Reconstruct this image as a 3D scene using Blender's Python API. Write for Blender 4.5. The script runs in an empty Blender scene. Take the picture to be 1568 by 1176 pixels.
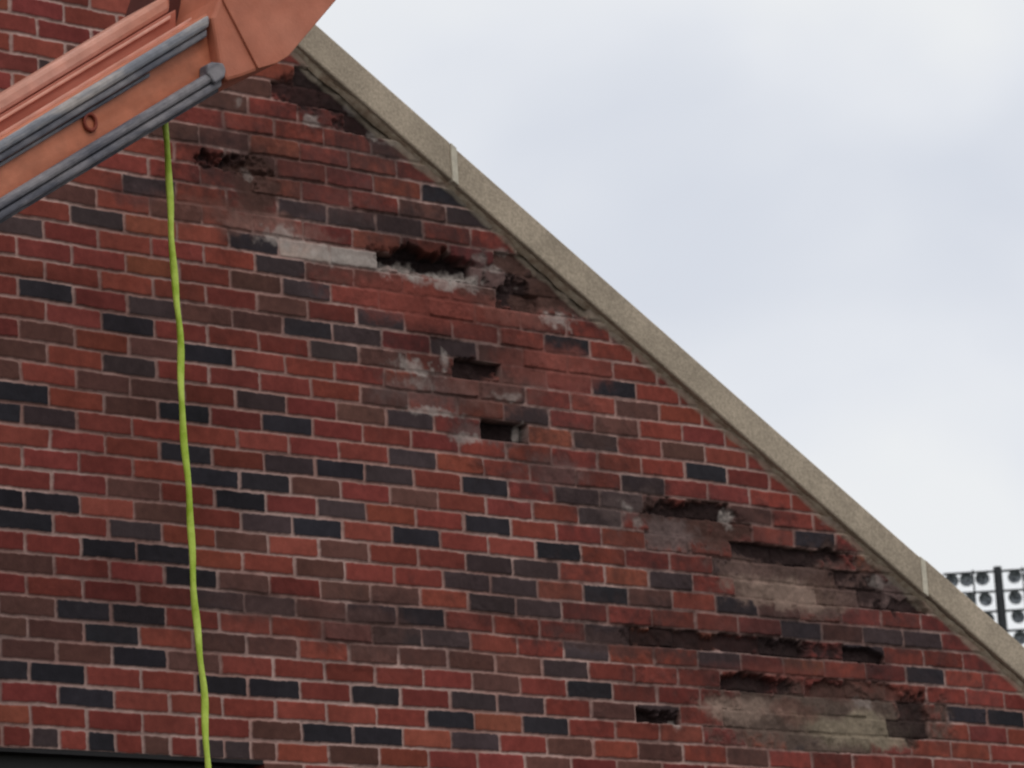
import bpy, math, numpy as np, random
from mathutils import Vector, Matrix
random.seed(4); rng=np.random.RandomState(7)
S=bpy.context.scene
# ------------------------------------------------------------------ camera survey
CX,CY=784.,588.
V1=np.array([8200.,1565.]); V2=np.array([-670.,-23300.])
f=math.sqrt(-((V1[0]-CX)*(V2[0]-CX)+(V1[1]-CY)*(V2[1]-CY)))
a=np.array([V1[0]-CX,V1[1]-CY,f]); a/=np.linalg.norm(a)
b=np.array([V2[0]-CX,V2[1]-CY,f]); b/=np.linalg.norm(b)
yv=np.cross(b,a); yv/=np.linalg.norm(yv); b=np.cross(a,yv)
R=np.array([a[0],yv[0],b[0]]); DN=np.array([a[1],yv[1],b[1]]); FW=np.array([a[2],yv[2],b[2]])
D=13.15
CAMZ=1.65
P0=np.array([0,0,CAMZ+D*FW[2]])
C=P0-D*FW
def ray(px,py): return FW+R*(px-CX)/f+DN*(py-CY)/f
def at(px,py,y=0.):
    r=ray(px,py); t=(y-C[1])/r[1]; return C+r*t
cam=bpy.data.cameras.new("camera"); co=bpy.data.objects.new("camera",cam); S.collection.objects.link(co)
co.matrix_world=Matrix(((R[0],-DN[0],-FW[0],C[0]),(R[1],-DN[1],-FW[1],C[1]),(R[2],-DN[2],-FW[2],C[2]),(0,0,0,1)))
cam.sensor_width=36; cam.lens=36*f/1568; cam.clip_end=2000; cam.clip_start=.1
cam.dof.use_dof=True; cam.dof.focus_distance=6.0; cam.dof.aperture_fstop=21
S.camera=co
S.view_settings.view_transform='Standard'
# ------------------------------------------------------------------ helpers
def empty(n):
    e=bpy.data.objects.new(n,None); S.collection.objects.link(e); return e
def mobj(n,verts,faces,mat,parent=None,smooth=False):
    m=bpy.data.meshes.new(n); m.from_pydata([tuple(map(float,v)) for v in verts],[],faces); m.update()
    o=bpy.data.objects.new(n,m); S.collection.objects.link(o)
    if mat: m.materials.append(mat)
    if parent: o.parent=parent
    if smooth:
        for p in m.polygons:p.use_smooth=True
    return o
def bevel(o,w,s=2):
    md=o.modifiers.new("bevel",'BEVEL'); md.width=w; md.segments=s; md.limit_method='ANGLE'; md.angle_limit=.6
def mat(name,col,rough=.85,var=.12,scale=8,col2=None,bump=.2,bscale=120,metal=0,p0=.35,p1=.65,stretch=None):
    m=bpy.data.materials.new(name); m.use_nodes=True; nt=m.node_tree; N=nt.nodes; Lk=nt.links
    bs=N['Principled BSDF']; bs.inputs['Roughness'].default_value=rough; bs.inputs['Metallic'].default_value=metal
    bs.inputs['Specular IOR Level'].default_value=.25
    tc=N.new('ShaderNodeTexCoord'); no=N.new('ShaderNodeTexNoise'); no.inputs['Scale'].default_value=scale; no.inputs['Detail'].default_value=8; no.inputs['Roughness'].default_value=.65
    if stretch is not None:
        mp=N.new('ShaderNodeMapping'); mp.inputs['Rotation'].default_value=(0,stretch,0); mp2=N.new('ShaderNodeMapping'); mp2.inputs['Scale'].default_value=(.2,1,1)
        Lk.new(tc.outputs['Object'],mp.inputs['Vector']); Lk.new(mp.outputs[0],mp2.inputs['Vector']); Lk.new(mp2.outputs[0],no.inputs['Vector'])
    else: Lk.new(tc.outputs['Object'],no.inputs['Vector'])
    cr=N.new('ShaderNodeValToRGB'); c=np.array(col)
    c2=np.array(col2) if col2 is not None else c*(1+var)
    c1=c*(1-var) if col2 is None else c
    cr.color_ramp.elements[0].position=p0; cr.color_ramp.elements[1].position=p1
    cr.color_ramp.elements[0].color=(*c1,1); cr.color_ramp.elements[1].color=(*c2,1)
    Lk.new(no.outputs['Fac'],cr.inputs['Fac']); Lk.new(cr.outputs['Color'],bs.inputs['Base Color'])
    n2=N.new('ShaderNodeTexNoise'); n2.inputs['Scale'].default_value=bscale; n2.inputs['Detail'].default_value=4; Lk.new(tc.outputs['Object'],n2.inputs['Vector'])
    bp=N.new('ShaderNodeBump'); bp.inputs['Strength'].default_value=bump; bp.inputs['Distance'].default_value=.004
    Lk.new(n2.outputs['Fac'],bp.inputs['Height']); Lk.new(bp.outputs['Normal'],bs.inputs['Normal'])
    return m
def attrmat(name):
    m=mat(name,(1,1,1),rough=.95,bump=.25,bscale=200); nt=m.node_tree; N=nt.nodes; Lk=nt.links
    N['Principled BSDF'].inputs['Specular IOR Level'].default_value=.12
    at_=N.new('ShaderNodeAttribute'); at_.attribute_name='Col'
    cr=[n for n in N if n.type=='VALTORGB'][0]
    cr.color_ramp.elements[0].color=(.85,.85,.85,1); cr.color_ramp.elements[1].color=(1.10,1.10,1.10,1)
    no=[n for n in N if n.type=='TEX_NOISE'][0]; no.inputs['Scale'].default_value=30
    mx=N.new('ShaderNodeMix'); mx.data_type='RGBA'; mx.blend_type='MULTIPLY'; mx.inputs[0].default_value=1
    Lk.new(at_.outputs['Color'],mx.inputs[6]); Lk.new(cr.outputs['Color'],mx.inputs[7])
    Lk.new(mx.outputs[2],N['Principled BSDF'].inputs['Base Color'])
    return m
TAB=rng.rand(512,512)
def vn(x,z,s,seed=0):
    x=x*s+seed*17.3+200; z=z*s+seed*9.1+200
    xi=np.floor(x).astype(int); zi=np.floor(z).astype(int); fx=x-xi; fz=z-zi
    fx=fx*fx*(3-2*fx); fz=fz*fz*(3-2*fz)
    g=lambda i,j:TAB[i%512,j%512]
    return (g(xi,zi)*(1-fx)+g(xi+1,zi)*fx)*(1-fz)+(g(xi,zi+1)*(1-fx)+g(xi+1,zi+1)*fx)*fz
def fbm(x,z,s,seed=0,o=4):
    t=0;A=1;n=0
    for k in range(o):
        t=t+A*vn(x,z,s*2**k,seed+k*3); n+=A; A*=.55
    return t/n
def sst(e0,e1,x):
    t=np.clip((x-e0)/(e1-e0),0,1); return t*t*(3-2*t)
def lin(r,g,b_):
    c=np.array([r,g,b_])/255.; return np.where(c<.04045,c/12.92,((c+.055)/1.055)**2.4)
# ------------------------------------------------------------------ brick grid
L=.2032; Hc=.0677
p=at(743,744.)
GX=p[0]-L/2-40*L; GZ=p[2]-Hc/2-60*Hc     # row 60 (even), col 40
def cell(x,z):
    r=np.floor((z-GZ)/Hc).astype(int); off=(r%2)*.5*L
    c=np.floor((x-GX-off)/L).astype(int); return r,c
DARK="""650,302K 688,337D 122,341D 200,290D 357,377K 402,413D 475,428D 45,457K 247,456D 212,483K 365,440B 330,470B 430,453B 585,477D 480,490K 551,500D
325,533K 250,528B 212,547D 45,525B 515,525D 585,535B 695,523D 755,530B 875,522K 943,590K 50,594K 20,560B 15,623K 90,630D 215,612B 300,625K 408,606D 446,643K
590,597B 630,632D 740,610D 805,632D 910,675D 285,688K 320,692K 438,705D 335,722K 408,735K 523,716K 592,724D 632,697D 215,743B 743,744K 635,757B 1087,724K 985,747D
878,760D 945,770D 30,758K 97,766K 57,793K 373,762K 540,778D 412,795D 492,805K 222,810D 747,804K 640,823K 855,848K 382,826B 530,840B 1155,790K 920,793D 1252,829K
182,839K 252,847K 60,860B 300,885K 360,890B 750,865D 855,877D 925,912K 1028,890D 1123,872D 720,893D 785,900D 145,937K 225,945K 350,922D 420,928D 490,933B
577,940D 647,947K 750,927D 822,935D 1132,935K 1232,972K 35,930B 195,975K 350,985B 232,1010K 160,1003B 612,975D 685,982D 575,1005B 865,997D 863,1030D 935,975D
1110,1000D 1175,995D 1320,1010K 1365,985D 1410,990D 1422,1045K 30,1030K 107,1033K 355,1055K 425,1057K 577,1067K 725,1053B 720,1080D 900,1060K 150,1072K 690,1108K
830,1115K 800,1087D 510,1128K 582,1133K 440,1127B 740,1140D 1240,1145K 1490,1108K 1550,1110K 1005,1098D 850,1140B 1000,1140B 455,112D 60,95D 330,150B 395,130B
20,360D 90,300B 980,640B 1050,690B 620,915B 455,985B 520,865B 100,500B 130,570B 270,780B 1180,800B 305,215B 370,220B 450,320D 520,335D 590,350D 250,315B"""
dark={}
for t in DARK.split():
    k=t[-1]; x,y=map(float,t[:-1].split(',')); q=at(x,y); r,c=cell(q[0],q[2]); dark[(int(r),int(c))]=k
q=at(548,381); r,c=cell(q[0],q[2])
for d_ in (0,-1): dark[(int(r),int(c)+d_)]='W'
BASE={'R':lin(138,65,55),'O':lin(148,78,62),'M':lin(124,58,51),'B':lin(102,69,61),'D':lin(74,61,61),'K':lin(51,48,52),'W':lin(188,172,160)}
NR,NC=140,140
bcol=np.zeros((NR,NC,3))
for r in range(NR):
    for c in range(NC):
        k=dark.get((r,c))
        if k is None:
            u=random.random()
            k='R' if u<.5 else 'M' if u<.82 else 'O' if u<.91 else 'B'
            xx=GX+c*L; 
            if (abs(xx)>2.3) and random.random()<.25: k=random.choice('DKB')
        bb=BASE[k]*random.uniform(.78,1.16)
        if k in 'ROM': bb=bb*np.array([1,random.uniform(.94,1.16),random.uniform(.92,1.12)])
        else: bb=bb*np.array([random.uniform(.97,1.08),1,random.uniform(.97,1.05)])
        bcol[r,c]=bb
boff=rng.uniform(-.0018,.0018,(NR,NC)); bjx=rng.uniform(-.0025,.0025,(NR,NC)); bjz=rng.uniform(-.0012,.0012,(NR,NC)); btl=rng.uniform(-1,1,(NR,NC))
MORT=lin(186,154,144)
# coping line (wall plane)
YF=-.032
A1=at(700,283,YF); A2=at(1420,913,YF); T1=at(690,215,YF); T2=at(1412,858,YF)
SL=(A2[2]-A1[2])/(A2[0]-A1[0])
TH=((T1[2]-(A1[2]+SL*(T1[0]-A1[0])))+(T2[2]-(A1[2]+SL*(T2[0]-A1[0]))))/2
def zbot(x): return A1[2]+SL*(x-A1[0])
wtop=GZ+round((at(150,1158)[2]-GZ)/Hc)*Hc; wr=at(405,1176)[0]; wl=wr-2.4; wb=wtop-1.3
RW=int(round((wtop-GZ)/Hc))   # header course over the window
hcol=[BASE[random.choice('RMDKBRM')]*random.uniform(.85,1.15) for _ in range(300)]; hcol=np.array(hcol)
# damage: (cx,cy,rx,ry,depth,color,alpha,jointkill,noise,pow)
BR=lin(82,58,51); DB=lin(46,34,33); TAN=lin(146,122,108); RD=lin(138,66,56); GB=lin(106,88,84); SO=lin(60,47,46)  # dark brown deepened to paint shade into the holes
DAM=[
# grime
(470,260,220,95,.0,SO,.5,.4,.9,2),(620,390,300,60,.0,SO,.36,.35,.9,2),(760,560,200,115,.0,SO,.5,.45,.9,2),(560,230,60,60,.0,SO,.35,.3,.9,2),(1080,820,210,65,.0,SO,.55,.5,.9,2),
(1200,960,330,75,0,SO,.5,.45,.9,2),(1230,1080,270,95,0,SO,.55,.5,.9,2),(870,720,120,60,0,SO,.42,.4,.9,2),(540,960,200,50,0,SO,.35,.3,.9,2),(1330,900,110,70,0,SO,.5,.5,.9,2),(840,920,150,60,0,SO,.32,.3,.9,2),
(830,440,150,65,0,SO,.6,.6,.8,2),(530,165,120,62,0,SO,.65,.6,.8,2),(380,285,100,62,0,SO,.6,.55,.8,2),(730,600,120,62,0,SO,.42,.4,.8,2),(640,350,120,30,0,SO,.5,.45,.8,2),
(100,480,200,120,0,SO,.16,.1,.8,2),(420,480,160,60,0,SO,.22,.15,.8,2),(300,930,220,70,0,SO,.22,.15,.8,2),
# soft smears
(330,325,110,24,.002,lin(122,80,70),.55,.7,.6,2),(430,350,90,22,.002,lin(140,106,96),.5,.6,.6,2),
(640,460,135,44,.003,lin(132,67,57),.75,.92,.5,2),(395,285,42,48,.006,BR,.8,.9,.6,2),(520,300,60,30,.0,lin(95,62,57),.4,.2,.6,2),
(800,440,85,42,.012,GB,.75,.9,.6,2),(840,420,55,42,.02,BR,.8,1,.5,2),(650,600,70,32,.004,GB,.55,.6,.6,2),(760,600,70,30,.003,lin(128,86,76),.5,.6,.6,2),
(840,560,90,35,.002,lin(130,72,62),.6,.8,.5,2),(740,665,60,20,.004,GB,.6,.8,.6,2),(800,480,70,22,.004,lin(126,76,66),.7,.9,.4,2),
(850,720,45,30,.003,GB,.5,.6,.6,2),(910,670,50,20,.003,BR,.4,.4,.6,2),(560,965,75,35,.002,lin(95,68,62),.55,.5,.6,2),
(400,930,80,22,.001,lin(98,72,66),.4,.5,.6,2),(940,985,110,22,.004,lin(80,60,56),.55,.7,.6,2),
(200,290,50,22,.001,lin(70,54,54),.5,.6,.6,2),(980,780,60,28,.004,GB,.6,.7,.6,2),
# shallow spalls
(1055,803,88,32,.014,BR,.95,1,.4,2.5),(1030,818,54,24,.010,GB,.85,1,.5,2),
(1215,884,118,50,.016,lin(98,77,70),.97,1,.35,2.6),(1225,908,104,24,.008,TAN,.8,1,.5,2),(1350,912,68,26,.014,GB,.85,1,.5,2),(1290,905,60,30,.012,BR,.6,1,.6,2),
(1100,985,150,11,.018,DB,.9,1,.5,2.5),(1250,1095,182,50,.016,lin(98,81,72),.97,1,.35,2.6),(1145,1084,68,20,.008,TAN,.8,1,.5,2),(1315,1118,84,28,.008,lin(138,124,104),.8,1,.45,2),
(1220,1090,40,20,.004,lin(110,74,64),.5,.9,.7,2),(1200,1030,110,12,.0,lin(126,66,56),.5,.3,.5,3),(1330,1060,90,12,.012,lin(98,68,60),.6,.6,.5,3),
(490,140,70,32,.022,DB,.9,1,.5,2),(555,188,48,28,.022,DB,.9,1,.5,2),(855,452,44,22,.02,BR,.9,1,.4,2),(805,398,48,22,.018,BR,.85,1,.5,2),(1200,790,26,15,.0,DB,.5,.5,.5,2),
# lost bricks, plus dark strips painting the shadow along recess tops
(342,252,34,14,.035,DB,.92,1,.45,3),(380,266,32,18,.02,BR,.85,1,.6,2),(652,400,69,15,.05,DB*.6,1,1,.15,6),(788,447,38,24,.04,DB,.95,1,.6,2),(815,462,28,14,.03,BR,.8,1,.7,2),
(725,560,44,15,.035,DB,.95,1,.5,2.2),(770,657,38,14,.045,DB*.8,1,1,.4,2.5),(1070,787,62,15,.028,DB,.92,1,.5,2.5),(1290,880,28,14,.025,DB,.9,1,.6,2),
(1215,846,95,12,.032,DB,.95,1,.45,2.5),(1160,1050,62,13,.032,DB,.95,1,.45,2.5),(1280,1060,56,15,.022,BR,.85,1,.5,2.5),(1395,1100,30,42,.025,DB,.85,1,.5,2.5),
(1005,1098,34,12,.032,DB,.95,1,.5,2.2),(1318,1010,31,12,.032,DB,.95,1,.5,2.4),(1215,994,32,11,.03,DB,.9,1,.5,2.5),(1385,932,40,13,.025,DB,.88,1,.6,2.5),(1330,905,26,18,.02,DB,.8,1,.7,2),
]
WHI=[(600,409,122,11,.85),(690,432,60,11,.8),(500,382,50,8,.5),(430,362,34,14,.7),(855,492,20,13,.8),(632,563,36,12,.8),(684,550,8,14,.8),(662,630,36,7,.75),
(720,672,26,10,.7),(803,661,7,11,.9),(966,778,14,11,.6),(1117,793,9,12,.85),(1036,1110,7,9,.9),(476,186,16,8,.7),(540,165,10,12,.5),(735,395,12,7,.4),(640,585,30,9,.4),(780,608,24,7,.5),
(1330,1075,20,7,.35),(1350,890,18,8,.35),(980,800,14,9,.4),(600,215,18,7,.5),(505,120,16,7,.6),(580,205,14,7,.5),(770,385,14,6,.4),(1270,800,12,6,.3),(365,160,8,10,.4),(385,265,8,10,.45),(760,412,14,7,.5)]
def scl(px,py):
    q=at(px,py); qx=at(px+10,py+1.2); qz=at(px,py+10); return q,abs(qx[0]-q[0])/10,abs(qz[2]-q[2])/10
def field(x,z):
    wx=x+(fbm(x,z,30,5,2)-.5)*.005; wz=z+(fbm(x,z,22,9,2)-.5)*.004+ (vn(x,z,2.5,3)-.5)*.009
    r,c=cell(wx,wz); r=np.clip(r,0,NR-1); c=np.clip(c,0,NC-1)
    u=wx-GX-(r%2)*.5*L-c*L; v=wz-GZ-r*Hc
    bcx=GX+(r%2)*.5*L+c*L+L/2; bcz=GZ+r*Hc+Hc/2
    # warped lookup so that spall edges are ragged yet follow broken bricks
    qx_=(fbm(x,z,11,111,4)-.5)*.10+(fbm(x,z,45,117,3)-.5)*.03; qz_=(fbm(x,z,13,121,4)-.5)*.05+(fbm(x,z,50,127,3)-.5)*.02
    sx_=x+qx_; sz_=z+qz_
    bxx=x*.6+bcx*.4+qx_*.8; bzz=z*.55+bcz*.45+qz_*.6; keep=btl[r,c]
    hd=(r==RW)&(x<wr+.05)
    jx=bjx[r,c]; jz=bjz[r,c]
    du=np.minimum(u+jx,L-u+jx*.5); dv=np.minimum(v+jz,Hc-v-jz)
    uh=np.mod(u,L/2); du=np.where(hd,np.minimum(uh,L/2-uh),du)
    k=.006; h=np.clip(.5+.5*(du-dv)/k,0,1); d=dv*h+du*(1-h)-k*h*(1-h)
    d=d+(fbm(x,z,90,13,2)-.5)*.004
    m=sst(.0032,.0074,d)
    n1=fbm(x,z,9,21,4); n2=fbm(x,z,60,31,3); n3=fbm(x,z,1.6,41,3)
    bc=bcol[r,c]; hi=(np.floor((wx-GX)/(L/2)).astype(int))%300
    bc=np.where(hd[:,None],hcol[hi],bc)
    col=bc*(.66+.48*n1+.2*n2)[:,None]
    mor=MORT[None,:]*(.52+.4*n2+.5*fbm(x,z,4,51,3))[:,None]
    st=sst(.32,.68,fbm(x,z,4,61,4))*.6
    mor=mor*(1-st[:,None])+st[:,None]*(mor*np.array([.66,.48,.44]))
    dep=.0050*(1-m)+boff[r,c]+(n1-.5)*.003
    kill=np.zeros_like(x); dd=np.zeros_like(x); gr=np.zeros_like(x)
    nz=fbm(x,z,13,71,4)-.5; nzb=fbm(x,z,38,81,3)-.5
    layers=[]
    for (cx,cy,rx,ry,de,cc,al,jk,no,pw) in DAM:
        q,sx,sz=scl(cx,cy)
        X=np.abs(sx_-q[0])/(rx*sx); Z=np.abs(sz_-q[2])/(ry*sz)
        sel=(X<2)&(Z<2.6)
        if not sel.any(): continue
        soft=1.0 if de<=0 else .6 if de<.0085 else .35
        ex=0
        if de>.0085:
            X=np.abs(bxx-q[0])/(rx*sx); Z=np.abs(bzz-q[2])/(ry*sz); ex=keep[sel]*(.22 if rx>80 else .12)
        rr=(X[sel]**pw+Z[sel]**pw)**(1./pw)+(nz[sel]*1.2+nzb[sel]*1.0)*no+ex
        mk=sst(1+soft*.5,1-soft*.8,rr)
        layers.append((sel,mk,de,cc,al,jk))
        dd[sel]=np.maximum(dd[sel],mk*de)
        kill[sel]=np.maximum(kill[sel],mk*jk)
        if de<=0: gr[sel]=np.maximum(gr[sel],mk*min(1,al*2.0))
    m2=m+(1-m)*kill*.85
    out=mor*(1-m2[:,None])+col*m2[:,None]
    for sel,mk,de,cc,al,jk in layers:
        w=(mk*al)[:,None]; 
        if de<=0: w=w*(.45+1.0*fbm(x[sel],z[sel],6,131,4))[:,None]
        cc2=np.array(cc)[None,:]*(.55+.75*n1[sel]+.35*n2[sel])[:,None]
        out[sel]=out[sel]*(1-w)+cc2*w
    for (cx,cy,rx,ry,al) in WHI:
        q,sx,sz=scl(cx,cy); X=np.abs(x-q[0])/(rx*sx); Z=np.abs(z-q[2])/(ry*sz)
        sel=(X<1.7)&(Z<1.9)
        if not sel.any(): continue
        rr=(X[sel]**2+Z[sel]**2)**.5+(nz[sel]*1.5+nzb[sel]*2)*.9
        w=(sst(1.3,.4,rr)*al*.85*(.4+.8*n2[sel]))[:,None]
        out[sel]=out[sel]*(1-w)+lin(186,173,164)[None,:]*w
    dep=dep+gr*(btl[r,c]*.007+btl[c%NR,r%NC]*.010*(v/Hc-.5)+btl[(r+7)%NR,c]*.010*(u/L-.5))*m
    dep=dep*(1-kill*.4)+dd*(.7+.6*(fbm(x,z,20,91,4)))
    dep=dep+kill*(nzb*.006+nz*.011)
    # pale bedding mortar under coping
    dl=(zbot(x)-z)*.86+(fbm(x,z,12,15,3)-.5)*.03
    w=sst(.040,.022,dl)*.75*(.6+.5*n2); w=w[:,None]
    out=out*(1-w)+lin(176,160,140)[None,:]*w
    dep=dep-sst(.035,.01,dl)*.006
    g=.84+.30*(n3); out=out*g[:,None]
    gray=out.mean(1)[:,None]; out=out*.96+gray*.04
    return dep,out
# ------------------------------------------------------------------ building
house=empty("brick_building")
bm_=attrmat("brickwork")
q=[at(0,0),at(0,1176),at(1568,1176),at(1568,800)]
i0=int((min(v[0] for v in q)-GX)/L)-1; i1=int((max(v[0] for v in q)-GX)/L)+3
j0=int((min(v[2] for v in q)-GZ)/Hc)-2; j1=int((max(v[2] for v in q)-GZ)/Hc)+4
x_0,x_1=GX+i0*L,GX+i1*L; z_0,z_1=GZ+j0*Hc,GZ+j1*Hc
nx=(i1-i0)*60+1; nz_=(j1-j0)*22+1
xs=np.linspace(x_0,x_1,nx); zs=np.linspace(z_0,z_1,nz_)
X,Z=np.meshgrid(xs,zs); fx=X.ravel(); fz=Z.ravel()
keepv=(fz<zbot(fx)+.06)
idx=-np.ones(nx*nz_,int)
J,I=np.meshgrid(np.arange(nz_-1),np.arange(nx-1),indexing='ij')
a0=(J*nx+I).ravel(); quads=np.stack([a0,a0+1,a0+nx+1,a0+nx],1)
cxm=fx[quads].mean(1); czm=fz[quads].mean(1)
ok=keepv[quads].all(1)&~((cxm<wr)&(czm<wtop))
quads=quads[ok]; used=np.unique(quads); idx[used]=np.arange(len(used)); quads=idx[quads]
ux=fx[used]; uz=fz[used]
dep,colr=field(ux,uz)
me=bpy.data.meshes.new("weathered_brickwork"); n=len(ux)
me.vertices.add(n); me.vertices.foreach_set("co",np.stack([ux,dep,uz],1).astype(np.float32).ravel())
me.loops.add(len(quads)*4); me.loops.foreach_set("vertex_index",quads.astype(np.int32).ravel())
me.polygons.add(len(quads)); me.polygons.foreach_set("loop_start",(np.arange(len(quads))*4).astype(np.int32))
me.polygons.foreach_set("use_smooth",np.ones(len(quads),bool))
me.update(calc_edges=True); 
ca=me.color_attributes.new("Col",'FLOAT_COLOR','POINT')
ca.data.foreach_set("color",np.concatenate([np.clip(colr,0,1),np.ones((n,1))],1).astype(np.float32).ravel())
me.materials.append(bm_)
wo=bpy.data.objects.new("weathered_brickwork",me); S.collection.objects.link(wo); wo.parent=house
# outline of the gable
PX=-3.3; PZ=zbot(PX)+.06; EZ=2.55; ERX=A1[0]+(EZ-.06-A1[2])/SL; ELX=PX-(ERX-PX)
def clip(poly,nx_,nz__,d_):
    o=[]
    for i in range(len(poly)):
        p1=poly[i];p2=poly[(i+1)%len(poly)]; s1=nx_*p1[0]+nz__*p1[1]-d_; s2=nx_*p2[0]+nz__*p2[1]-d_
        if s1<=0:o.append(p1)
        if s1*s2<0:
            t=s1/(s1-s2); o.append((p1[0]+t*(p2[0]-p1[0]),p1[1]+t*(p2[1]-p1[1])))
    return o
def gclip(p):
    p=clip(p,-SL,1,A1[2]-SL*A1[0]+.06)
    if len(p)>2:p=clip(p,SL,1,PZ+SL*PX)
    return p
def rclip(p,rc):
    for n1,n2,d_ in ((-1,0,-rc[0]),(1,0,rc[1]),(0,-1,-rc[2]),(0,1,rc[3])):
        if len(p)<3:return p
        p=clip(p,n1,n2,d_)
    return p
rects=[(ELX,wl,0,z_1),(wl,x_0,wtop,z_1)]+[(x_1,ERX,0,12),(ELX,x_1,z_1,12),(wr,x_1,0,z_0),(wl,wr,0,wb)]
V=[];F=[];CO=[]
mV=[];mF=[]
for rc in rects:
    p=gclip([(rc[0],rc[2]),(rc[1],rc[2]),(rc[1],rc[3]),(rc[0],rc[3])])
    if len(p)>2:
        s=len(mV); mV+=[(x,.005,z) for x,z in p]; mF.append(list(range(s,s+len(p))))
    for r in range(int((max(rc[2],0)-GZ)/Hc)-1,int((min(rc[3],PZ)-GZ)/Hc)+1):
        for c in range(int((rc[0]-GX)/L)-2,int((rc[1]-GX)/L)+2):
            bx=GX+c*L+(r%2)*.5*L; bz=GZ+r*Hc
            p=[(bx+.005,bz+.005),(bx+L-.005,bz+.005),(bx+L-.005,bz+Hc-.005),(bx+.005,bz+Hc-.005)]
            p=rclip(gclip(p),rc)
            if len(p)<3: continue
            s=len(V);k=len(p); y0=random.uniform(-.0015,.0015)
            V+=[(x,y0,z) for x,z in p]+[(x,.012,z) for x,z in p]
            F.append(list(range(s,s+k)))
            for i in range(k): F.append([s+(i+1)%k,s+i,s+k+i,s+k+(i+1)%k])
            cc=bcol[r%NR,c%NC]; CO+=[(*cc,1)]*(2*k)
ob=mobj("outer_brickwork",V,F,bm_,house)
ca=ob.data.color_attributes.new("Col",'FLOAT_COLOR','POINT'); ca.data.foreach_set("color",np.array(CO,dtype=np.float32).ravel())
mo_mat=mat("mortar",MORT*.75,rough=.95,var=.2,scale=15)
mobj("mortar_bed",mV,mF,mo_mat,house)
def prism(name,pts,y0,y1,m,parent,bev=0):
    k=len(pts); V=[(x,y0,z) for x,z in pts]+[(x,y1,z) for x,z in pts]
    F=[list(range(k)),list(range(2*k-1,k-1,-1))]+[[(i+1)%k,i,k+i,k+(i+1)%k] for i in range(k)]
    o=mobj(name,V,F,m,parent)
    import bmesh
    b_=bmesh.new(); b_.from_mesh(o.data); bmesh.ops.recalc_face_normals(b_,faces=b_.faces); b_.to_mesh(o.data); b_.free()
    if bev: bevel(o,bev)
    return o
core=mat("core_masonry",DB,rough=.95,var=.3)
prism("wall_core",gclip([(ELX+.02,0),(ERX-.02,0),(ERX-.02,12),(ELX+.02,12)]),.13,.36,core,house)
prism("side_wall",[(ERX-.3,0),(ERX,0),(ERX,EZ-.12),(ERX-.3,EZ-.12)],.02,9,mat("side_brick",lin(128,62,54),var=.3,scale=12),house)
prism("side_wall_far",[(ELX,0),(ELX+.3,0),(ELX+.3,EZ-.12),(ELX,EZ-.12)],.02,9,bpy.data.materials["side_brick"],house)
shing=mat("roof_shingle",(.06,.055,.05),var=.4,scale=20)
t=.1
prism("roof_slope",[(PX,PZ-.1-t),(ERX+.3,EZ-.1-t+.3*SL),(ERX+.3,EZ-.1+.3*SL),(PX,PZ-.1)],.37,9.2,shing,house)
prism("roof_slope_far",[(PX,PZ-.1),(ELX-.3,EZ-.1+.3*SL),(ELX-.3,EZ-.1-t+.3*SL),(PX,PZ-.1-t)],.37,9.2,shing,house)
# window
wf=mat("window_frame",(.03,.028,.026),rough=.5); wg=mat("window_glass",(.012,.013,.015),rough=.12,bump=0)
prism("window_glass",[(wl,wb),(wr,wb),(wr,wtop),(wl,wtop)],.105,.115,wg,house)
for nm,r_ in (("window_head",(wl,wr,wtop-.06,wtop)),("window_sill",(wl,wr,wb,wb+.06)),("window_jamb_a",(wl,wl+.06,wb+.06,wtop-.06)),("window_jamb_b",(wr-.06,wr,wb+.06,wtop-.06)),("window_mullion",((wl+wr)/2-.03,(wl+wr)/2+.03,wb+.06,wtop-.06))):
    prism(nm,[(r_[0],r_[2]),(r_[1],r_[2]),(r_[1],r_[3]),(r_[0],r_[3])],.06,.102,wf,house)
rv=mat("reveal_steel",(.022,.02,.02),rough=.7)
prism("steel_lintel",[(wl,wtop-.012),(wr,wtop-.012),(wr,wtop+.003),(wl,wtop+.003)],.004,.125,rv,house)
prism("reveal_a",[(wr,wb),(wr+.008,wb),(wr+.008,wtop),(wr,wtop)],.008,.125,bpy.data.materials["side_brick"],house)
prism("reveal_b",[(wl-.008,wb),(wl,wb),(wl,wtop),(wl-.008,wtop)],.008,.125,bpy.data.materials["side_brick"],house)
# coping
cop=mat("cast_stone",lin(176,160,140),rough=.9,var=.16,scale=5,bump=.5,bscale=150)
def speck(m,sc,amt):
    nt=m.node_tree;N=nt.nodes;Lk=nt.links; bs=N['Principled BSDF']
    src=bs.inputs['Base Color'].links[0].from_socket
    no=N.new('ShaderNodeTexNoise'); no.inputs['Scale'].default_value=sc; no.inputs['Detail'].default_value=3
    tc=[n for n in N if n.type=='TEX_COORD'][0]; Lk.new(tc.outputs['Object'],no.inputs['Vector'])
    mr=N.new('ShaderNodeMapRange'); mr.inputs[1].default_value=.3; mr.inputs[2].default_value=.7; mr.inputs[3].default_value=1-amt; mr.inputs[4].default_value=1+amt
    Lk.new(no.outputs['Fac'],mr.inputs[0])
    mx=N.new('ShaderNodeMix'); mx.data_type='RGBA'; mx.blend_type='MULTIPLY'; mx.inputs[0].default_value=1
    Lk.new(src,mx.inputs[6]); Lk.new(mr.outputs[0],mx.inputs[7]); Lk.new(mx.outputs[2],bs.inputs['Base Color'])
speck(cop,100,.2)
jm=mat("joint_mortar",lin(208,198,178),rough=.95,var=.15,scale=30)
xa=at(696,250,YF)[0]; xb=at(1416,890,YF)[0]; sp=xb-xa
k=0; x=xa-3*sp
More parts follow.
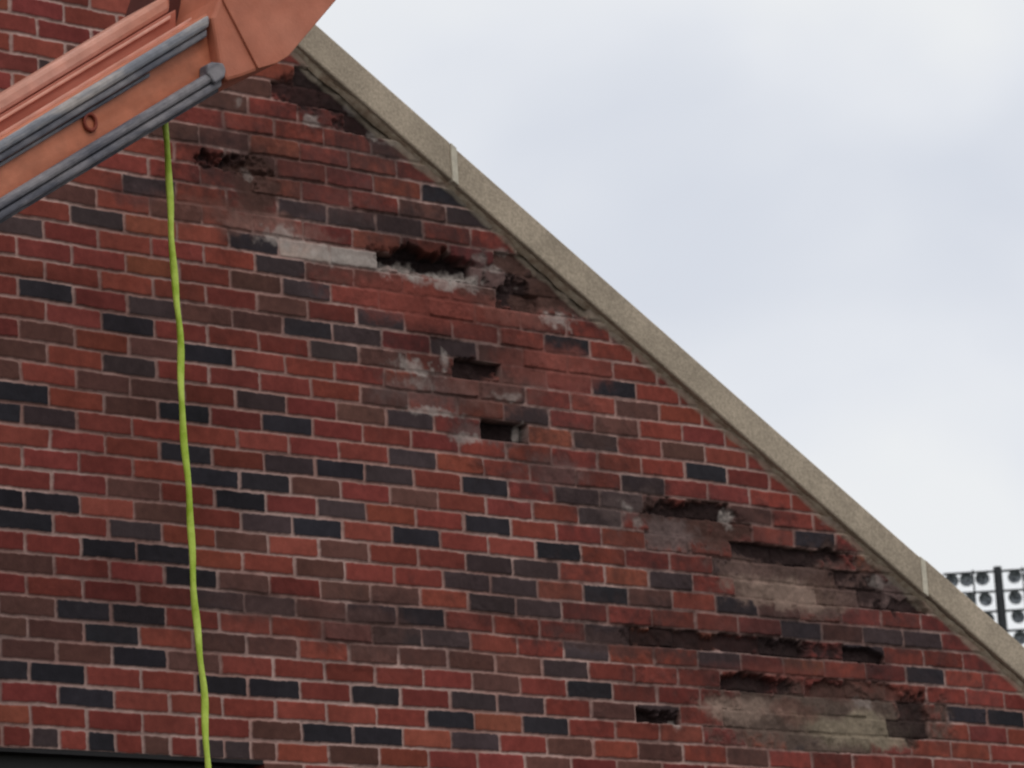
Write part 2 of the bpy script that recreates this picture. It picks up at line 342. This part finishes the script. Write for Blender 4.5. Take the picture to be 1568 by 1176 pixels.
while x<ERX+.2:
    e0,e1=x+.011,min(x+sp-.011,ERX+.25)
    if e0<PX: e0=PX
    if e1>PX+.1 and e1>e0:
        dz=(-.004,.0,.007,-.003,.008,-.002)[k%6]
        pts=[(e0,zbot(e0)+dz),(e1,zbot(e1)+dz*.3),(e1,zbot(e1)+TH+dz*.5),(e0,zbot(e0)+TH+dz)]
        o=prism("coping_stone",pts,YF+random.uniform(-.002,.002),.40,cop,house,.008)
        if x>PX: prism("coping_joint",[(x-.0125,zbot(x)+.008),(x+.0125,zbot(x)-.006),(x+.0125,zbot(x)+TH-.008),(x-.0125,zbot(x)+TH+.008)],YF-.003,.39,jm,house,.003)
    x+=sp;k+=1
e0,e1=ELX-.25,PX
zl=lambda x:zbot(PX)+SL*(PX-x)
prism("coping_far",[(e0,zl(e0)),(e1,zl(e1)),(e1,zl(e1)+TH),(e0,zl(e0)+TH)][::-1],YF,.40,cop,house,.006)
# lumpy mortar bead pointed into the angle under the coping
V=[];F=[];nn=900;x0b,x1b=PX+.1,ERX-.1
for i in range(nn):
    x=x0b+(x1b-x0b)*i/(nn-1); z=zbot(x)
    w_=.012+.022*float(fbm(np.array([x]),np.array([z]),9,3,3)[0])**1.5; o_=-.004-.024*float(fbm(np.array([x]),np.array([z]),14,8,3)[0])
    V+=[(x,.004,z-w_),(x,o_*.6,z-w_*.55),(x,o_,z+.004)]
for i in range(nn-1):
    for j in range(2): F.append([i*3+j,(i+1)*3+j,(i+1)*3+j+1,i*3+j+1])
mobj("bedding_mortar",V,F,mat("bedding_mortar_mat",lin(146,122,102),rough=.95,scale=25,col2=lin(190,174,152)),house,True)
# ------------------------------------------------------------------ ground
gm=mat("ground_mat",(.05,.07,.03),var=.3,scale=.6,col2=(.09,.085,.06),bump=.3,bscale=20)
mobj("ground",[(-600,-600,0),(600,-600,0),(600,900,0),(-600,900,0)],[[0,1,2,3]],gm)
pv=mat("pavement_mat",(.05,.05,.05),var=.2,scale=3)
mobj("pavement",[(-14,-16,.004),(8,-16,.004),(8,-.05,.004),(-14,-.05,.004)],[[0,1,2,3]],pv)
# ------------------------------------------------------------------ boom lift
boom=empty("boom_lift")
ANG=.52
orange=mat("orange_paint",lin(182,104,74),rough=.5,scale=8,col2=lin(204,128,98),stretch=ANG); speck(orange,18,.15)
salmon=mat("lit_orange_paint",lin(200,134,110),rough=.5,scale=8,col2=lin(222,166,148),stretch=ANG); speck(salmon,18,.14)  # light on the upper tube painted in; shaded copy of the orange follows
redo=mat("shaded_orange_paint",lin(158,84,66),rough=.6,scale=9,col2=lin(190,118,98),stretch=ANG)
plate=mat("plate_paint",lin(182,104,78),rough=.5,scale=3,col2=lin(204,128,102)); speck(plate,14,.10)
grey=mat("worn_grey_rail",lin(132,132,138),rough=.6,scale=14,col2=lin(182,172,166),stretch=ANG,p0=.44,p1=.56); speck(grey,35,.15)
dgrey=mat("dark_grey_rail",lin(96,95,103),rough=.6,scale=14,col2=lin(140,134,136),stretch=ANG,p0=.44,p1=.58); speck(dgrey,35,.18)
hol=mat("boom_interior",lin(84,44,38),rough=.7,var=.2)
def ip(name,pts,y0,y1,m,bev=.004):
    P=[at(x,y,y0) for x,y in pts][::-1]
    return prism(name,[(v[0],v[2]) for v in P],y0,y1,m,boom,bev)
def strip(name,xa_,xb_,t0,t1,y0,y1,m,s=-.605,bev=.004):
    return ip(name,[(xa_,t0+s*xa_),(xb_,t0+s*xb_),(xb_,t1+s*xb_),(xa_,t1+s*xa_)],y0,y1,m,bev)
XL=-1300
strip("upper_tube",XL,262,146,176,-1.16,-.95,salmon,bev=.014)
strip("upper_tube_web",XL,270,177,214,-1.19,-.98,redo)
strip("upper_tube_lip",XL,262,181,187,-1.20,-1.185,salmon,bev=.003)
strip("upper_tube_edge",XL,300,204,213,-1.21,-1.185,salmon,bev=.003)
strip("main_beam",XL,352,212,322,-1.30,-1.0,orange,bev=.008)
strip("upper_rail",XL,322,216,235,-1.335,-1.302,grey,bev=.010)
strip("upper_rail_flange",XL,318,235.5,248,-1.326,-1.302,dgrey,bev=.006)
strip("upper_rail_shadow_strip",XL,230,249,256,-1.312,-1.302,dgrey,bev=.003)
strip("lower_rail",XL,345,304,322,-1.34,-1.302,dgrey,bev=.010)
strip("lower_rail_flange",XL,341,322.5,338,-1.332,-1.29,dgrey,bev=.008)
strip("lower_rail_foot",XL,335,336,343,-1.28,-1.1,dgrey,bev=.003)
ip("rail_end_cap",[(318,112),(318,98),(326,94),(343,96),(347,106),(345,118),(330,128)],-1.346,-1.30,dgrey,.006)
ip("knuckle_gap_shade",[(232,20),(262,-70),(372,-70),(345,40),(300,60)],-1.12,-.95,hol)  # dark solid filling the open gap, its shade put into the colour
ip("knuckle_plate",[(326,26),(338,-5),(352,-80),(470,-160),(640,-180),(515,0),(442,86),(424,97),(400,106),(372,117),(347,124),(338,98)],-1.345,-1.0,plate,.01)
ip("knuckle_cover",[(341,-2),(352,-80),(470,-160),(640,-180),(515,0),(442,86),(424,97),(396,105)],-1.353,-1.3455,plate,.003)
def torus(name,c,rM,rm,m,parent):
    V=[];F=[];n1,n2=28,10
    for i in range(n1):
        A=2*math.pi*i/n1
        for j in range(n2):
            Bq=2*math.pi*j/n2; r=rM+rm*math.cos(Bq); V.append((c[0]+r*math.cos(A)*.8,c[1]+rm*math.sin(Bq),c[2]+r*math.sin(A)))
    for i in range(n1):
        for j in range(n2): F.append([i*n2+j,((i+1)%n1)*n2+j,((i+1)%n1)*n2+(j+1)%n2,i*n2+(j+1)%n2])
    return mobj(name,V,F,m,parent,True)
torus("lifting_eye",at(138,187,-1.306),.024,.006,mat("eye_paint",lin(140,66,50),rough=.6),boom)
# ------------------------------------------------------------------ rope
rp=[(252,185),(254,215),(258,270),(264,370),(269,450),(274,500),(277,560),(280,640),(284,700),(290,780),(295,850),(299,930),(305,1000),(312,1060),(315,1110),(319,1176)]
YR=-1.2
P=[at(x,y,YR) for x,y in rp]
while P[-1][2]>.1:
    P.append(P[-1]+np.array([random.uniform(-.006,.006),0,-.35]))
def tube(name,P,r,m,parent=None,n=12,twist=True,sub=14):
    Q=[]
    for i in range(len(P)-1):
        p0=P[max(i-1,0)];p1=P[i];p2=P[i+1];p3=P[min(i+2,len(P)-1)]
        for k_ in range(sub):
            t_=k_/sub; Q.append(.5*((2*p1)+(-p0+p2)*t_+(2*p0-5*p1+4*p2-p3)*t_*t_+(-p0+3*p1-3*p2+p3)*t_**3))
    V=[];F=[];s=0
    for i,q_ in enumerate(Q):
        if i: s+=np.linalg.norm(q_-Q[i-1])
        w_=.0022*math.sin(s*13)+.0012*math.sin(s*31)
        for j in range(n):
            A=2*math.pi*j/n
            rr=r*(1+.12*math.cos(2*(A-s*2*math.pi/.5))) if twist else r
            V.append((q_[0]+rr*math.cos(A)+w_,q_[1]+rr*math.sin(A),q_[2]))
    for i in range(len(Q)-1):
        for j in range(n): F.append([i*n+j,i*n+(j+1)%n,(i+1)*n+(j+1)%n,(i+1)*n+j])
    return mobj(name,V,F,m,parent,True)
rm_=mat("yellow_green_rope",lin(158,186,48),rough=.6,scale=14,col2=lin(210,228,106))
tube("rope",P,.0094,rm_)
# ------------------------------------------------------------------ floodlight tower
tower=empty("floodlight_tower")
def far(px,py,dist): 
    r=ray(px,py); return C+r*dist
DT=115.
steel=mat("dark_steel",(.035,.037,.04),rough=.5,var=.2); lampm=mat("lamp_reflector",lin(78,82,88),rough=.3,scale=9,col2=lin(170,174,180),p0=.42,p1=.6); lampb=mat("lamp_housing",(.13,.135,.14),rough=.4)
T0=far(1527,868,DT); px_m=DT/f
ru=Vector((R[0],R[1],0)).normalized(); fu=Vector((FW[0],FW[1],0)).normalized()
def tb(name,c,sx,sy,sz,m):
    V=[];c=Vector(c)
    for dz in (-1,1):
        for dx,dy in ((-1,-1),(1,-1),(1,1),(-1,1)):
            V.append(c+ru*dx*sx/2+fu*dy*sy/2+Vector((0,0,dz*sz/2)))
    return mobj(name,V,[[3,2,1,0],[4,5,6,7],[0,1,5,4],[1,2,6,5],[2,3,7,6],[3,0,4,7]],m,tower)
ztop=T0[2]
V=[];F=[];n=12
for zz,rr in ((ztop,.13),(0,.34)):
    for i in range(n):
        A=2*math.pi*i/n; V.append((T0[0]+rr*math.cos(A),T0[1]+rr*math.sin(A),zz))
F=[[i,(i+1)%n,n+(i+1)%n,n+i] for i in range(n)]+[list(range(n))]
mobj("mast",V,F,steel,tower)
tc_=Vector(T0)
def lamp(c,r):
    c=Vector(c); d=(-fu*1+Vector((0,0,-.5))+ru*random.uniform(-.6,.6)).normalized()
    e1=ru.copy(); e2=d.cross(e1).normalized(); e1=e2.cross(d)
    prof=[(0,-.3),(.45,-.24),(.85,-.02),(1.0,.2),(1.04,.2),(.98,.06),(.7,-.3),(.35,-.5),(.3,-.9),(0,-.92)]
    V=[];F=[];n=16
    for rr,h in prof:
        for i in range(n):
            A=2*math.pi*i/n; V.append(c+e1*math.cos(A)*rr*r+e2*math.sin(A)*rr*r+d*h*r)
    for k_ in range(len(prof)-1):
        for i in range(n): F.append([k_*n+i,k_*n+(i+1)%n,(k_+1)*n+(i+1)%n,(k_+1)*n+i])
    o=mobj("floodlight",V,F,lampm,tower,True); o.data.materials.append(lampb)
    for pi,p_ in enumerate(o.data.polygons):
        if pi>=3*n: p_.material_index=1
for row in range(4):
    zc=ztop-(18+31*row)*px_m
    tb("crossarm",tc_+Vector((0,0,zc-ztop+.22)),3.3,.09,.06,steel)
    for k_ in range(-3,4):
        if k_==0: continue
        lamp(tc_+ru*(k_*.47+random.uniform(-.03,.03))+Vector((0,0,zc-ztop+random.uniform(-.03,.03)))-fu*.15,.21)
for s_ in (-1,1):
    tb("arm_post",tc_+ru*s_*.75+Vector((0,0,-1.2)),.05,.05,2.3,steel)
# ------------------------------------------------------------------ light
W=bpy.data.worlds.new("World"); S.world=W; W.use_nodes=True; nt=W.node_tree; N=nt.nodes; Lk=nt.links
bg=N['Background']; bg.inputs['Strength'].default_value=.1
sky=N.new('ShaderNodeTexSky'); sky.sky_type='NISHITA'; sky.sun_disc=False; sky.sun_elevation=math.radians(50); sky.sun_rotation=math.radians(194)
tc=N.new('ShaderNodeTexCoord'); mp=N.new('ShaderNodeMapping'); mp.inputs['Scale'].default_value=(1,1,1.5); mp.inputs['Location'].default_value=(.35,.1,.2)
Lk.new(tc.outputs['Generated'],mp.inputs['Vector'])
no=N.new('ShaderNodeTexNoise'); no.inputs['Scale'].default_value=9; no.inputs['Detail'].default_value=4; no.inputs['Roughness'].default_value=.38; no.inputs['Distortion'].default_value=.2
Lk.new(mp.outputs[0],no.inputs['Vector'])
cr=N.new('ShaderNodeValToRGB'); e=cr.color_ramp.elements
e[0].position=.28; e[0].color=(.70,.735,.81,1); e[1].position=.60; e[1].color=(.87,.885,.90,1)
m_=e.new(.46); m_.color=(.80,.825,.875,1)
Lk.new(no.outputs['Fac'],cr.inputs['Fac'])
mu=N.new('ShaderNodeVectorMath'); mu.operation='SCALE'; mu.inputs['Scale'].default_value=9.9
Lk.new(cr.outputs[0],mu.inputs[0])
mx=N.new('ShaderNodeMix'); mx.data_type='RGBA'; mx.inputs[0].default_value=.96
Lk.new(sky.outputs[0],mx.inputs[6]); Lk.new(mu.outputs[0],mx.inputs[7]); Lk.new(mx.outputs[2],bg.inputs['Color'])
sun=bpy.data.lights.new("sun",'SUN'); sun.energy=.55; sun.angle=math.radians(20); sun.color=(1,.97,.92)
so=bpy.data.objects.new("sun",sun); S.collection.objects.link(so)
so.rotation_euler=Vector((.25,1,-1.25)).to_track_quat('-Z','Y').to_euler()
